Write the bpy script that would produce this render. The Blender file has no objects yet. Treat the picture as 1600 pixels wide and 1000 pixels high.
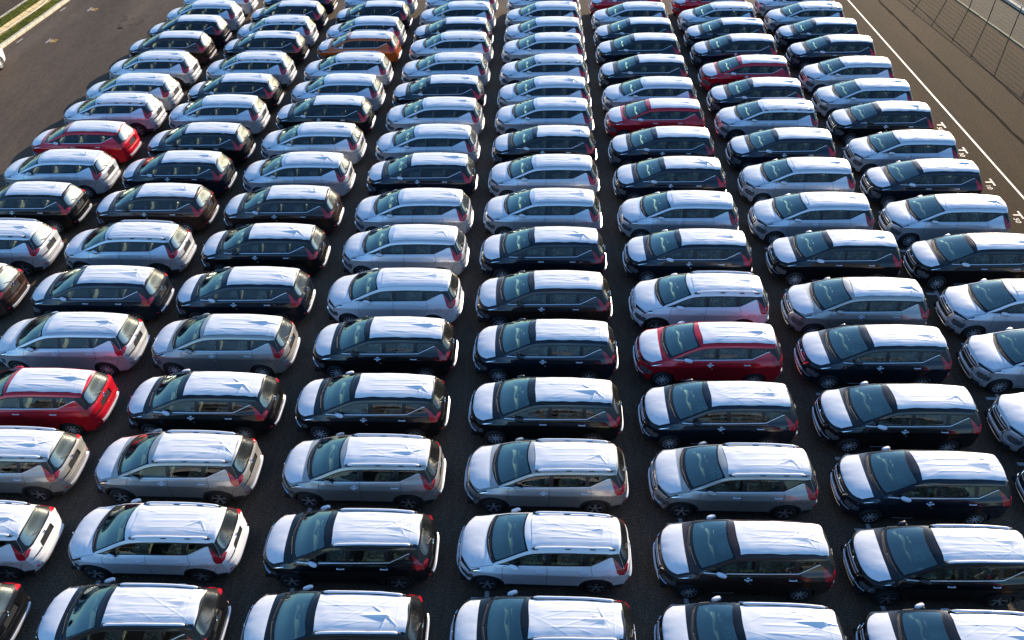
import bpy, bmesh, math, random
import numpy as np
from mathutils import Vector, Matrix, geometry

# ------------------------------------------------------------------ camera, sky, sun, exposure
scene = bpy.context.scene
COL = scene.collection
CAM_R = Vector((0.999459, 0.032084, -0.007168))
CAM_U = Vector((-0.015942, 0.663695, 0.747834))
CAM_F = Vector((-0.028751, 0.747315, -0.663848))
cam_data = bpy.data.cameras.new("camera")
cam_data.sensor_width = 36.0
cam_data.lens = 28.225
cam_data.clip_end = 2000
camera = bpy.data.objects.new("camera", cam_data)
camera.matrix_world = Matrix(((CAM_R.x, CAM_U.x, -CAM_F.x, 0.0),
                              (CAM_R.y, CAM_U.y, -CAM_F.y, 0.0),
                              (CAM_R.z, CAM_U.z, -CAM_F.z, 18.515),
                              (0, 0, 0, 1)))
COL.objects.link(camera)
scene.camera = camera

SUN_EL = math.radians(17.0)
SUN_AZ = (0.50, 0.866)          # horizontal direction towards the sun
world = bpy.data.worlds.new("World")
scene.world = world
world.use_nodes = True
wn = world.node_tree
wn.nodes.clear()
sky = wn.nodes.new("ShaderNodeTexSky")
sky.sky_type = 'NISHITA'
sky.sun_disc = False
sky.sun_elevation = SUN_EL
sky.sun_rotation = math.atan2(SUN_AZ[0], SUN_AZ[1])
sky.air_density = 1.0
sky.dust_density = 0.8
sky.ozone_density = 3.5
bg = wn.nodes.new("ShaderNodeBackground")
bg.inputs[1].default_value = 0.145
wo = wn.nodes.new("ShaderNodeOutputWorld")
hs = wn.nodes.new("ShaderNodeHueSaturation")
hs.inputs["Saturation"].default_value = 1.12
wn.links.new(sky.outputs[0], hs.inputs["Color"])
wn.links.new(hs.outputs[0], bg.inputs[0])
wn.links.new(bg.outputs[0], wo.inputs[0])

sun_data = bpy.data.lights.new("sun", 'SUN')
sun_data.energy = 4.3
sun_data.angle = math.radians(0.55)
sun_data.color = (1.0, 0.82, 0.60)
sun = bpy.data.objects.new("sun", sun_data)
sd = Vector((SUN_AZ[0] * math.cos(SUN_EL), SUN_AZ[1] * math.cos(SUN_EL), math.sin(SUN_EL)))
sun.rotation_euler = sd.to_track_quat('Z', 'Y').to_euler()
sun.location = sd * 120
COL.objects.link(sun)

scene.view_settings.view_transform = 'Standard'
scene.view_settings.look = 'None'
scene.view_settings.gamma = 1.0
scene.view_settings.use_curve_mapping = False
scene.view_settings.exposure = 1.22

# ------------------------------------------------------------------ materials
def mat(name):
    m = bpy.data.materials.new(name)
    m.use_nodes = True
    return m, m.node_tree.nodes, m.node_tree.links, m.node_tree.nodes["Principled BSDF"]

def simple(name, col, rough=0.5, metal=0.0, coat=0.0, spec=0.5, coat_rough=0.03):
    m, N, L, b = mat(name)
    b.inputs["Base Color"].default_value = (*col, 1)
    b.inputs["Roughness"].default_value = rough
    b.inputs["Metallic"].default_value = metal
    b.inputs["Coat Weight"].default_value = coat
    b.inputs["Coat Roughness"].default_value = coat_rough
    b.inputs["Specular IOR Level"].default_value = spec
    return m

def ramp(N, stops):
    r = N.new("ShaderNodeValToRGB")
    e = r.color_ramp.elements
    while len(e) < len(stops):
        e.new(0.5)
    for i, (p, c) in enumerate(stops):
        e[i].position = p
        e[i].color = (*c, 1) if len(c) == 3 else c
    return r

def noise(N, L, scale, detail=4, rough=0.55, vec=None, dist=0.0):
    n = N.new("ShaderNodeTexNoise")
    n.inputs["Scale"].default_value = scale
    n.inputs["Detail"].default_value = detail
    n.inputs["Roughness"].default_value = rough
    n.inputs["Distortion"].default_value = dist
    if vec is not None:
        L.new(vec, n.inputs["Vector"])
    return n

def paint(name, col, metal, rough):
    m, N, L, b = mat(name)
    b.inputs["Metallic"].default_value = metal
    b.inputs["Specular IOR Level"].default_value = 0.15
    b.inputs["Coat Weight"].default_value = 0.9
    b.inputs["Coat Roughness"].default_value = 0.02
    tc = N.new("ShaderNodeTexCoord")
    n = noise(N, L, 2.2, 5, 0.6, tc.outputs["Object"])
    r = ramp(N, [(0.3, (rough * 0.9,) * 3), (0.75, (rough * 1.15,) * 3)])
    L.new(n.outputs[0], r.inputs[0])
    L.new(r.outputs[0], b.inputs["Roughness"])
    mx = N.new("ShaderNodeMixRGB")
    mx.inputs[1].default_value = (*col, 1)
    mx.inputs[2].default_value = (*[min(1, c * 0.9 + 0.004) for c in col], 1)
    L.new(n.outputs[0], mx.inputs[0])
    L.new(mx.outputs[0], b.inputs["Base Color"])
    return m

PAINT = {
    'W': paint("white_paint", (0.72, 0.73, 0.75), 0.0, 0.35),
    'S': paint("silver_paint", (0.62, 0.64, 0.67), 0.5, 0.36),
    'G': paint("grey_paint", (0.40, 0.385, 0.36), 0.5, 0.36),
    'K': paint("black_paint", (0.003, 0.0033, 0.0045), 0.0, 0.3),
    'N': paint("dark_blue_grey_paint", (0.005, 0.009, 0.017), 0.1, 0.3),
    'B': paint("brown_black_paint", (0.036, 0.019, 0.015), 0.2, 0.3),
    'R': paint("red_paint", (0.52, 0.007, 0.020), 0.3, 0.3),
    'O': paint("orange_paint", (0.50, 0.10, 0.016), 0.35, 0.3),
}

def glass(name, tint, refl=1.0, ior=1.5, rough=0.0):
    m = bpy.data.materials.new(name)
    m.use_nodes = True
    N, L = m.node_tree.nodes, m.node_tree.links
    N.clear()
    out = N.new("ShaderNodeOutputMaterial")
    tr = N.new("ShaderNodeBsdfTransparent")
    tr.inputs[0].default_value = (*tint, 1)
    gl = N.new("ShaderNodeBsdfGlossy")
    gl.inputs["Color"].default_value = (*(refl if isinstance(refl, tuple) else (refl,) * 3), 1)
    gl.inputs["Roughness"].default_value = rough
    fr = N.new("ShaderNodeFresnel")
    fr.inputs["IOR"].default_value = ior
    mx = N.new("ShaderNodeMixShader")
    L.new(fr.outputs[0], mx.inputs[0])
    L.new(tr.outputs[0], mx.inputs[1])
    L.new(gl.outputs[0], mx.inputs[2])
    L.new(mx.outputs[0], out.inputs[0])
    return m

M = {}
M['windshield'] = glass("windshield_glass", (0.46, 0.76, 0.72), (0.80, 1.0, 0.92), 2.6)
M['side_glass'] = glass("side_window_glass", (0.60, 0.70, 0.66), 1.0, 1.45)
M['rear_glass'] = glass("rear_window_glass", (0.10, 0.12, 0.11), (0.95, 0.98, 0.90), 3.2, 0.22)
M['black_gloss'] = simple("black_gloss_trim", (0.006, 0.006, 0.007), 0.3, 0, 0.0, 0.35)
M['black_plastic'] = simple("black_plastic", (0.018, 0.018, 0.02), 0.55)
M['gap'] = simple("shut_line_shadow_gap", (0.006, 0.006, 0.007), 0.8)
M['rubber'] = simple("tyre_rubber", (0.014, 0.014, 0.015), 0.75)
M['rim_bright'] = simple("bright_alloy", (0.80, 0.81, 0.83), 0.35, 0.4)
M['rim_dark'] = simple("dark_alloy", (0.36, 0.36, 0.37), 0.35, 0.45)
M['rim_back'] = simple("brake_shadow_metal", (0.02, 0.02, 0.022), 0.6, 0.4)
M['chrome'] = simple("chrome_trim", (0.78, 0.78, 0.80), 0.12, 1.0)
M['silver_trim'] = simple("silver_garnish", (0.60, 0.60, 0.62), 0.3, 0.5)
M['lamp_red'] = simple("red_lamp_lens", (0.34, 0.004, 0.014), 0.22, 0, 0.25)
M['lamp_clear'] = simple("clear_lamp_lens", (0.30, 0.32, 0.35), 0.1, 0.75, 1.0)
M['dash'] = simple("dashboard_plastic", (0.035, 0.045, 0.05), 0.55)
M['lining'] = simple("cabin_lining", (0.03, 0.03, 0.03), 0.8)
M['under'] = simple("underbody_black", (0.008, 0.008, 0.008), 0.9)
M['paper'] = simple("white_paper", (0.75, 0.76, 0.74), 0.6)
M['sticker'] = simple("white_protective_tape", (0.66, 0.70, 0.76), 0.4)
M['letter'] = simple("dark_chrome_letters", (0.05, 0.05, 0.055), 0.3, 0.5)
M['mirror_film'] = simple("white_filmed_mirror_cap", (0.60, 0.62, 0.68), 0.3, 0, 0.3)

def film_material():
    m, N, L, b = mat("white_protective_film")
    tc = N.new("ShaderNodeTexCoord")
    mp = N.new("ShaderNodeMapping")
    mp.inputs["Scale"].default_value = (0.7, 3.2, 1.0)
    L.new(tc.outputs["Object"], mp.inputs[0])
    n = noise(N, L, 2.4, 6, 0.55, mp.outputs[0], 0.6)
    n2 = noise(N, L, 30, 3, 0.5, tc.outputs["Object"])
    r = ramp(N, [(0.3, (0.60, 0.605, 0.62)), (0.7, (0.70, 0.70, 0.715))])
    L.new(n.outputs[0], r.inputs[0])
    L.new(r.outputs[0], b.inputs["Base Color"])
    b.inputs["Roughness"].default_value = 0.34
    b.inputs["Specular IOR Level"].default_value = 0.5
    ad = N.new("ShaderNodeMath")
    ad.operation = 'MULTIPLY_ADD'
    ad.inputs[1].default_value = 0.08
    L.new(n2.outputs[0], ad.inputs[0])
    L.new(n.outputs[0], ad.inputs[2])
    bp = N.new("ShaderNodeBump")
    bp.inputs["Strength"].default_value = 0.14
    bp.inputs["Distance"].default_value = 0.02
    L.new(ad.outputs[0], bp.inputs["Height"])
    L.new(bp.outputs[0], b.inputs["Normal"])
    return m
M['film'] = film_material()

def seat_material():
    m, N, L, b = mat("plastic_wrapped_seat")
    tc = N.new("ShaderNodeTexCoord")
    n = noise(N, L, 9, 5, 0.6, tc.outputs["Object"], 1.5)
    r = ramp(N, [(0.38, (0.12, 0.12, 0.11)), (0.62, (0.58, 0.56, 0.50))])
    L.new(n.outputs[0], r.inputs[0])
    L.new(r.outputs[0], b.inputs["Base Color"])
    b.inputs["Roughness"].default_value = 0.25
    b.inputs["Coat Weight"].default_value = 0.6
    bp = N.new("ShaderNodeBump")
    bp.inputs["Strength"].default_value = 0.8
    bp.inputs["Distance"].default_value = 0.05
    L.new(n.outputs[0], bp.inputs["Height"])
    L.new(bp.outputs[0], b.inputs["Normal"])
    return m
M['seat'] = seat_material()

def ground_material(name, c1, c2, c3, rough, grain=60.0, streak=(1, 1, 1), sparkle=0.0):
    m, N, L, b = mat(name)
    tc = N.new("ShaderNodeTexCoord")
    mp = N.new("ShaderNodeMapping")
    mp.inputs["Scale"].default_value = streak
    L.new(tc.outputs["Object"], mp.inputs[0])
    big = noise(N, L, 0.22, 6, 0.6, mp.outputs[0], 0.4)
    fine = noise(N, L, grain, 3, 0.7, tc.outputs["Object"])
    mid = noise(N, L, 5.0, 4, 0.65, mp.outputs[0])
    r = ramp(N, [(0.28, c1), (0.5, c2), (0.75, c3)])
    L.new(big.outputs[0], r.inputs[0])
    r2 = ramp(N, [(0.32, (0.40, 0.40, 0.40)), (0.52, (0.95, 0.95, 0.95)), (0.68, (1.9, 1.85, 1.75))])
    L.new(fine.outputs[0], r2.inputs[0])
    r3 = ramp(N, [(0.3, (0.82, 0.82, 0.82)), (0.7, (1.18, 1.18, 1.18))])
    L.new(mid.outputs[0], r3.inputs[0])
    m1 = N.new("ShaderNodeMixRGB"); m1.blend_type = 'MULTIPLY'; m1.inputs[0].default_value = 1
    L.new(r.outputs[0], m1.inputs[1]); L.new(r2.outputs[0], m1.inputs[2])
    m2 = N.new("ShaderNodeMixRGB"); m2.blend_type = 'MULTIPLY'; m2.inputs[0].default_value = 1
    L.new(m1.outputs[0], m2.inputs[1]); L.new(r3.outputs[0], m2.inputs[2])
    L.new(m2.outputs[0], b.inputs["Base Color"])
    b.inputs["Roughness"].default_value = rough
    b.inputs["Specular IOR Level"].default_value = 0.12
    bp = N.new("ShaderNodeBump")
    bp.inputs["Strength"].default_value = 0.7
    bp.inputs["Distance"].default_value = 0.012
    L.new(fine.outputs[0], bp.inputs["Height"])
    L.new(bp.outputs[0], b.inputs["Normal"])
    return m
M['asphalt'] = ground_material("dark_asphalt", (0.054, 0.040, 0.029), (0.082, 0.061, 0.045), (0.125, 0.093, 0.067), 0.85, 24, (1.6, 0.35, 1))
M['lane'] = ground_material("coarse_brown_asphalt", (0.024, 0.0128, 0.0042), (0.036, 0.0195, 0.0068), (0.052, 0.029, 0.0110), 0.95, 14, (1.8, 0.3, 1))
M['soil'] = ground_material("dry_brown_soil", (0.022, 0.016, 0.009), (0.032, 0.024, 0.013), (0.043, 0.033, 0.018), 0.9, 25)
M['concrete'] = ground_material("pale_kerb_concrete", (0.46, 0.40, 0.30), (0.56, 0.49, 0.37), (0.64, 0.57, 0.44), 0.85, 30)
M['sandstone'] = ground_material("sandy_channel_concrete", (0.56, 0.41, 0.19), (0.68, 0.51, 0.25), (0.76, 0.58, 0.31), 0.85, 18)
M['scar'] = ground_material('scarred_asphalt', (0.036, 0.027, 0.020), (0.050, 0.038, 0.028), (0.075, 0.056, 0.041), 0.9, 24)
M['old_kerb'] = ground_material('weathered_kerb', (0.20, 0.17, 0.11), (0.27, 0.23, 0.15), (0.34, 0.29, 0.20), 0.9, 20)
M['seam'] = simple("tar_seam", (0.012, 0.009, 0.006), 1.0, spec=0.03)
M['patch'] = ground_material("patched_tarmac", (0.016, 0.013, 0.008), (0.02, 0.016, 0.010), (0.024, 0.019, 0.011), 0.95, 22)

def worn_paint(name, col, wear):
    m, N, L, b = mat(name)
    tc = N.new("ShaderNodeTexCoord")
    n = noise(N, L, 14, 5, 0.7, tc.outputs["Object"])
    r = ramp(N, [(wear, tuple(c * 0.35 for c in col)), (wear + 0.12, col)])
    L.new(n.outputs[0], r.inputs[0])
    L.new(r.outputs[0], b.inputs["Base Color"])
    b.inputs["Roughness"].default_value = 0.6
    return m
M['line_white'] = worn_paint("white_road_paint", (0.36, 0.30, 0.255), 0.38)
M['mark_grey'] = worn_paint("worn_white_road_paint", (0.42, 0.43, 0.45), 0.36)
M['line_yellow'] = worn_paint("yellow_road_paint", (0.75, 0.42, 0.03), 0.25)
M['wire'] = simple("galvanised_wire", (0.26, 0.24, 0.21), 0.8, 0.0, spec=0.1)
M['post'] = simple("dark_fence_post", (0.035, 0.033, 0.035), 0.5, 0.3)
M['rail_white'] = simple("pale_fence_rail", (0.62, 0.55, 0.46), 0.6)

def leaf_mat():
    m, N, L, b = mat("grass_blades")
    tc = N.new("ShaderNodeTexCoord")
    n = noise(N, L, 2.5, 5, 0.6, tc.outputs["Object"])
    r = ramp(N, [(0.32, (0.09, 0.12, 0.012)), (0.52, (0.18, 0.20, 0.022)), (0.72, (0.34, 0.29, 0.07))])
    L.new(n.outputs[0], r.inputs[0])
    L.new(r.outputs[0], b.inputs["Base Color"])
    b.inputs["Roughness"].default_value = 0.6
    tl = N.new("ShaderNodeBsdfTranslucent")
    L.new(r.outputs[0], tl.inputs["Color"])
    mx = N.new("ShaderNodeMixShader")
    mx.inputs[0].default_value = 0.5
    out = [q for q in N if q.type == 'OUTPUT_MATERIAL'][0]
    L.new(b.outputs[0], mx.inputs[1]); L.new(tl.outputs[0], mx.inputs[2]); L.new(mx.outputs[0], out.inputs["Surface"])
    return m
M['grass'] = leaf_mat()

# ------------------------------------------------------------------ helpers
def link(name, mesh, parent=None, m=None, objslot=False):
    o = bpy.data.objects.new(name, mesh)
    COL.objects.link(o)
    if parent is not None:
        o.parent = parent
    if m is not None and len(mesh.materials) == 0:
        mesh.materials.append(m)
    if objslot:
        o.material_slots[0].link = 'OBJECT'
        o.material_slots[0].material = m
    return o

def mesh_from(name, V, F, smooth=False):
    me = bpy.data.meshes.new(name)
    me.from_pydata([tuple(map(float, v)) for v in V], [], [tuple(map(int, f)) for f in F])
    if smooth:
        me.polygons.foreach_set("use_smooth", [True] * len(me.polygons))
    me.update()
    return me

class MB:
    """collects simple solids into one mesh"""
    def __init__(self):
        self.V, self.F, self.smooth = [], [], []
    def add(self, V, F, smooth=False):
        o = len(self.V)
        self.V += [tuple(v) for v in V]
        self.F += [tuple(i + o for i in f) for f in F]
        self.smooth += [smooth] * len(F)
        return self
    def box(self, c, s, rz=0.0):
        x, y, z = s[0] / 2, s[1] / 2, s[2] / 2
        V = [(-x, -y, -z), (x, -y, -z), (x, y, -z), (-x, y, -z), (-x, -y, z), (x, -y, z), (x, y, z), (-x, y, z)]
        cr, sr = math.cos(rz), math.sin(rz)
        V = [(c[0] + v[0] * cr - v[1] * sr, c[1] + v[0] * sr + v[1] * cr, c[2] + v[2]) for v in V]
        return self.add(V, [(0, 3, 2, 1), (4, 5, 6, 7), (0, 1, 5, 4), (1, 2, 6, 5), (2, 3, 7, 6), (3, 0, 4, 7)])
    def tube(self, pts, r, n=8, caps=True):
        pts = [Vector(p) for p in pts]
        rings = []
        for i, p in enumerate(pts):
            d = (pts[min(i + 1, len(pts) - 1)] - pts[max(i - 1, 0)]).normalized()
            a = d.orthogonal().normalized() if abs(d.z) > 0.9 else d.cross(Vector((0, 0, 1))).normalized()
            b = d.cross(a)
            rr = r[i] if isinstance(r, (list, tuple)) else r
            rings.append([p + (a * math.cos(2 * math.pi * k / n) + b * math.sin(2 * math.pi * k / n)) * rr for k in range(n)])
        V = [v for ring in rings for v in ring]
        F = []
        for i in range(len(pts) - 1):
            for k in range(n):
                k2 = (k + 1) % n
                F.append((i * n + k, i * n + k2, (i + 1) * n + k2, (i + 1) * n + k))
        if caps:
            F.append(tuple(range(n - 1, -1, -1)))
            F.append(tuple((len(pts) - 1) * n + k for k in range(n)))
        return self.add(V, F, True)
    def sbox(self, c, s, e=0.4, rot=None, nu=16, nv=9):
        """rounded box (superellipsoid)"""
        V, F = [], []
        def pw(a, q):
            return math.copysign(abs(a) ** q, a)
        for j in range(nv + 1):
            ph = -math.pi / 2 + math.pi * j / nv
            for i in range(nu):
                th = 2 * math.pi * i / nu + math.pi / nu
                p = Vector((pw(math.cos(ph), e) * pw(math.cos(th), e) * s[0] / 2,
                            pw(math.cos(ph), e) * pw(math.sin(th), e) * s[1] / 2, pw(math.sin(ph), e) * s[2] / 2))
                if rot is not None:
                    p = rot @ p
                V.append(p + Vector(c))
        for j in range(nv):
            for i in range(nu):
                i2 = (i + 1) % nu
                F.append((j * nu + i, j * nu + i2, (j + 1) * nu + i2, (j + 1) * nu + i))
        return self.add(V, F, True)
    def mesh(self, name):
        me = bpy.data.meshes.new(name)
        me.from_pydata([tuple(v) for v in self.V], [], self.F)
        me.polygons.foreach_set("use_smooth", self.smooth)
        me.update()
        return me

def pchip(xs, ys):
    xs = np.asarray(xs, float); ys = np.asarray(ys, float)
    h = np.diff(xs); d = np.diff(ys) / h
    m = np.zeros(len(xs))
    m[0], m[-1] = d[0], d[-1]
    for i in range(1, len(xs) - 1):
        if d[i - 1] * d[i] > 0:
            w1, w2 = 2 * h[i] + h[i - 1], h[i] + 2 * h[i - 1]
            m[i] = (w1 + w2) / (w1 / d[i - 1] + w2 / d[i])
    def f(x):
        x = np.clip(np.asarray(x, float), xs[0], xs[-1])
        i = np.clip(np.searchsorted(xs, x) - 1, 0, len(xs) - 2)
        t = (x - xs[i]) / h[i]
        return ((1 + 2 * t) * (1 - t) ** 2 * ys[i] + t * (1 - t) ** 2 * h[i] * m[i]
                + t * t * (3 - 2 * t) * ys[i + 1] + t * t * (t - 1) * h[i] * m[i + 1])
    return f

# ------------------------------------------------------------------ car surface: side (x, z) -> y and ribbon (u, t) -> point
XF, XR, RT = -1.38, 1.395, 0.317
sec = pchip([.18, .24, .34, .46, .60, .72, .82, .90, .935, .98, 1.05, 1.11, 1.15, 1.3, 1.42, 1.52, 1.62],
            [.775, .80, .820, .822, .832, .848, .864, .880, .877, .856, .828, .790, .757, .670, .605, .550, .515])
def Yside(x, z):
    x = np.asarray(x, float); z = np.asarray(z, float)
    y = sec(z)
    f = 1 - 0.125 * np.clip((-0.9 - x) / 1.1, 0, 2) ** 1.8 - 0.075 * np.clip((x - 1.25) / 0.8, 0, 2) ** 2.2
    f = f - 0.05 * np.clip((z - 1.1) / 0.45, 0, 1) * np.clip((x - 0.6) / 1.3, 0, 1) ** 1.6
    y = y * f
    y = y - 0.09 * np.clip((z - .90) / .14, 0, 1) * np.clip((-0.85 - x) / 1.0, 0, 1)
    y = y - 0.015 * np.clip((z - .955) / .10, 0, 1) * np.clip((x - 1.15) / .4, 0, 1)
    low = np.clip((1.0 - z) / 0.35, 0, 1)
    for cx in (XF, XR):
        r = np.hypot(x - cx, z - RT)
        y = y + 0.026 * np.exp(-((r - 0.37) / 0.11) ** 2) * low
    return y

ST = [  # centre (x, z), edge (x, z), px, pz
    (-2.08, .21, -1.78, .215, 3.5, 2), (-2.15, .33, -1.85, .33, 3.5, 2), (-2.185, .48, -1.885, .48, 3.5, 2),
    (-2.18, .62, -1.895, .62, 3.5, 2), (-2.165, .74, -1.885, .74, 3.4, 2), (-2.13, .85, -1.86, .845, 3.2, 2.5),
    (-2.07, .94, -1.80, .915, 2.8, 3), (-1.96, 1.0, -1.69, .955, 2.6, 4), (-1.80, 1.055, -1.53, 1.0, 2.4, 4),
    (-1.62, 1.095, -1.36, 1.05, 2.3, 4), (-1.45, 1.12, -1.22, 1.09, 2.2, 4), (-1.31, 1.165, -1.17, 1.13, 2.1, 3),
    (-.92, 1.36, -.78, 1.31, 2.1, 3), (-.49, 1.53, -.37, 1.455, 2.1, 3.2), (-.33, 1.575, -.20, 1.485, 2.1, 3.6),
    (.05, 1.615, .25, 1.505, 2, 4), (.6, 1.635, .70, 1.515, 2, 4), (1.05, 1.63, 1.10, 1.51, 2, 4), (1.50, 1.615, 1.48, 1.495, 2, 4),
    (1.82, 1.59, 1.76, 1.47, 2.2, 4), (1.95, 1.565, 1.88, 1.445, 2.6, 4), (1.985, 1.52, 1.915, 1.415, 3, 3.5),
    (2.09, 1.31, 1.99, 1.26, 4, 3), (2.19, 1.12, 2.06, 1.08, 4.5, 3), (2.235, 1.02, 2.085, 1.0, 4.5, 2),
    (2.245, .87, 2.10, .86, 4.5, 2), (2.26, .77, 2.11, .76, 4.5, 2), (2.298, .68, 2.12, .67, 4.5, 2),
    (2.298, .52, 2.12, .52, 4.5, 2), (2.26, .36, 2.08, .36, 4.5, 2), (2.17, .24, 2.0, .24, 4.5, 2)]
ST = np.array(ST)
_u = np.arange(len(ST))
fxc, fzc, fxe, fze, fpx, fpz = [pchip(_u, ST[:, i]) for i in range(6)]
def ribbon(u, t):
    u = np.asarray(u, float); t = np.asarray(t, float)
    xc, zc, xe, ze = fxc(u), fzc(u), fxe(u), fze(u)
    a = np.abs(t)
    x = xc + (xe - xc) * a ** fpx(u)
    z = zc + (ze - zc) * a ** fpz(u)
    y = Yside(xe, ze) * t
    return np.stack([x, y, z], -1)
uu = np.linspace(0, len(ST) - 1, 1201)
cc = np.stack([fxc(uu), fzc(uu)], -1)
ss = np.concatenate([[0], np.cumsum(np.hypot(*np.diff(cc, axis=0).T))])
def s_of(u): return np.interp(u, uu, ss)
def u_of(s): return np.interp(s, ss, uu)
TW = 0.82
EU = np.concatenate([np.linspace(i, i + 1, 5)[:-1] for i in range(len(ST) - 1)] + [[len(ST) - 1]])
EDGE = np.stack([fxe(EU), fze(EU)], -1)
_top = (EU >= 6) & (EU <= 21)
def ze_at(x): return np.interp(x, EDGE[_top][:, 0], EDGE[_top][:, 1])

def map_side(q, sgn):
    return np.stack([q[:, 0], sgn * Yside(q[:, 0], q[:, 1]), q[:, 1]], -1)
def map_rib(q, sgn=1):
    return ribbon(u_of(q[:, 0]), np.clip(q[:, 1] / TW, -1, 1))
def normals(mapf, q, sgn):
    e = 1e-3
    dx = np.array([e, 0]); dy = np.array([0, e])
    a = mapf(q + dx, sgn) - mapf(q - dx, sgn)
    b = mapf(q + dy, sgn) - mapf(q - dy, sgn)
    n = np.cross(a, b)
    n /= np.maximum(np.linalg.norm(n, axis=1, keepdims=True), 1e-12)
    P = mapf(q, sgn)
    ref = P - np.stack([np.clip(P[:, 0], -1.6, 1.7), P[:, 1] * 0, np.full(len(P), .75)], -1)
    fl = np.sum(n * ref, 1) < 0
    n[fl] *= -1
    return n

def pip(P, poly):
    x, y = P[:, 0], P[:, 1]
    inside = np.zeros(len(P), bool)
    n = len(poly); j = n - 1
    for i in range(n):
        xi, yi = poly[i]; xj, yj = poly[j]
        if yi != yj:
            c = ((yi > y) != (yj > y)) & (x < (xj - xi) * (y - yi) / (yj - yi) + xi)
            inside ^= c
        j = i
    return inside

def dens(poly, h, closed=True):
    out = []
    n = len(poly)
    for i in range(n if closed else n - 1):
        a = np.asarray(poly[i], float); b = np.asarray(poly[(i + 1) % n], float)
        k = max(1, int(math.ceil(np.hypot(*(b - a)) / h)))
        for m_ in range(k):
            out.append(a + (b - a) * m_ / k)
    if not closed:
        out.append(np.asarray(poly[-1], float))
    return np.array(out)

def seg_dist(P, line):
    d = np.full(len(P), 1e9)
    for a, b in zip(line[:-1], line[1:]):
        ab = b - a
        t = np.clip(((P - a) @ ab) / max(ab @ ab, 1e-12), 0, 1)
        d = np.minimum(d, np.hypot(*(P - (a + t[:, None] * ab)).T))
    return d

def offset_line(line, w):
    line = np.asarray(line, float)
    d = np.gradient(line, axis=0)
    n = np.stack([-d[:, 1], d[:, 0]], -1)
    n /= np.maximum(np.linalg.norm(n, axis=1, keepdims=True), 1e-9)
    return line + n * w, line - n * w

def triangulate(outer, holes, regions, gaps, h, gapw=0.009):
    """regions: list of (name, polygon); first match wins.  Returns verts, {name: tris}"""
    cons = [(np.asarray(outer), True)] + [(np.asarray(k), True) for k in holes]
    cons += [(dens(p, h), True) for _, p in regions]
    glines = []
    for g in gaps:
        g = dens(g, h * 1.2, False)
        glines.append(g)
        a, b = offset_line(g, gapw / 2)
        cons += [(a, False), (b, False)]
    pts, edges = [], []
    for c, closed in cons:
        o = len(pts)
        pts += [tuple(p) for p in c]
        n = len(c)
        edges += [(o + i, o + i + 1) for i in range(n - 1)]
        if closed:
            edges.append((o + n - 1, o))
    CP = np.array(pts)
    lo, hi = np.asarray(outer).min(0), np.asarray(outer).max(0)
    gx = np.arange(lo[0], hi[0], h)
    gy = np.arange(lo[1], hi[1], h * 0.9)
    G = np.array([(x + (0.5 * h if j % 2 else 0), y) for j, y in enumerate(gy) for x in gx])
    G = G[pip(G, outer)]
    keep = np.ones(len(G), bool)
    for i in range(0, len(G), 400):
        d = np.min(np.hypot(G[i:i + 400, None, 0] - CP[None, :, 0], G[i:i + 400, None, 1] - CP[None, :, 1]), axis=1)
        keep[i:i + 400] = d > 0.5 * h
    G = G[keep]
    allp = [Vector(p) for p in pts] + [Vector(p) for p in G]
    V, E_, F, *_ = geometry.delaunay_2d_cdt(allp, edges, [], 0, 1e-6, False)
    V = np.array([tuple(v) for v in V])
    F = np.array([f for f in F if len(f) == 3])
    cen = V[F].mean(1)
    ok = pip(cen, outer)
    for k in holes:
        ok &= ~pip(cen, k)
    lab = np.full(len(F), -1)
    for i, (_, p) in reversed(list(enumerate(regions))):
        lab[pip(cen, p)] = i
    gm = np.zeros(len(F), bool)
    for g in glines:
        gm |= seg_dist(cen, g) < gapw / 2 * 1.02
    res = {}
    for i, (nm, _) in enumerate(regions):
        s_ = ok & (lab == i) & ~gm
        if s_.any():
            res.setdefault(nm, []).append(F[s_])
    s_ = ok & (lab == -1) & ~gm
    res.setdefault('body', []).append(F[s_])
    if (ok & gm).any():
        res['gap'] = [F[ok & gm]]
    return V, {k: np.concatenate(v) for k, v in res.items()}

def surf_mesh(name, V, F, mapf, sgn, off=0.0, disp=None):
    idx, inv = np.unique(F.ravel(), return_inverse=True)
    q = V[idx]
    f = inv.reshape(-1, 3)
    P = mapf(q, sgn)
    N = normals(mapf, q, sgn)
    P = P + N * off
    fn = np.cross(P[f[:, 1]] - P[f[:, 0]], P[f[:, 2]] - P[f[:, 0]])
    bad = np.sum(fn * N[f].mean(1), 1) < 0
    f[bad] = f[bad][:, ::-1]
    me = bpy.data.meshes.new(name)
    me.from_pydata([tuple(p) for p in P], [], [tuple(map(int, t)) for t in f])
    me.polygons.foreach_set("use_smooth", [True] * len(me.polygons))
    me.normals_split_custom_set_from_vertices([tuple(n) for n in N])
    me.update()
    return me

def merge_meshes(name, meshes):
    """join already mapped meshes (with normals) into one"""
    V, F, Nn = [], [], []
    for me in meshes:
        o = len(V)
        V += [v.co[:] for v in me.vertices]
        cn = [None] * len(me.vertices)
        for l, c in zip(me.loops, me.corner_normals):
            cn[l.vertex_index] = c.vector[:]
        Nn += [c if c else (0, 0, 1) for c in cn]
        F += [tuple(i + o for i in p.vertices) for p in me.polygons]
    out = bpy.data.meshes.new(name)
    out.from_pydata(V, [], F)
    out.polygons.foreach_set("use_smooth", [True] * len(F))
    out.normals_split_custom_set_from_vertices(Nn)
    return out

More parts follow.
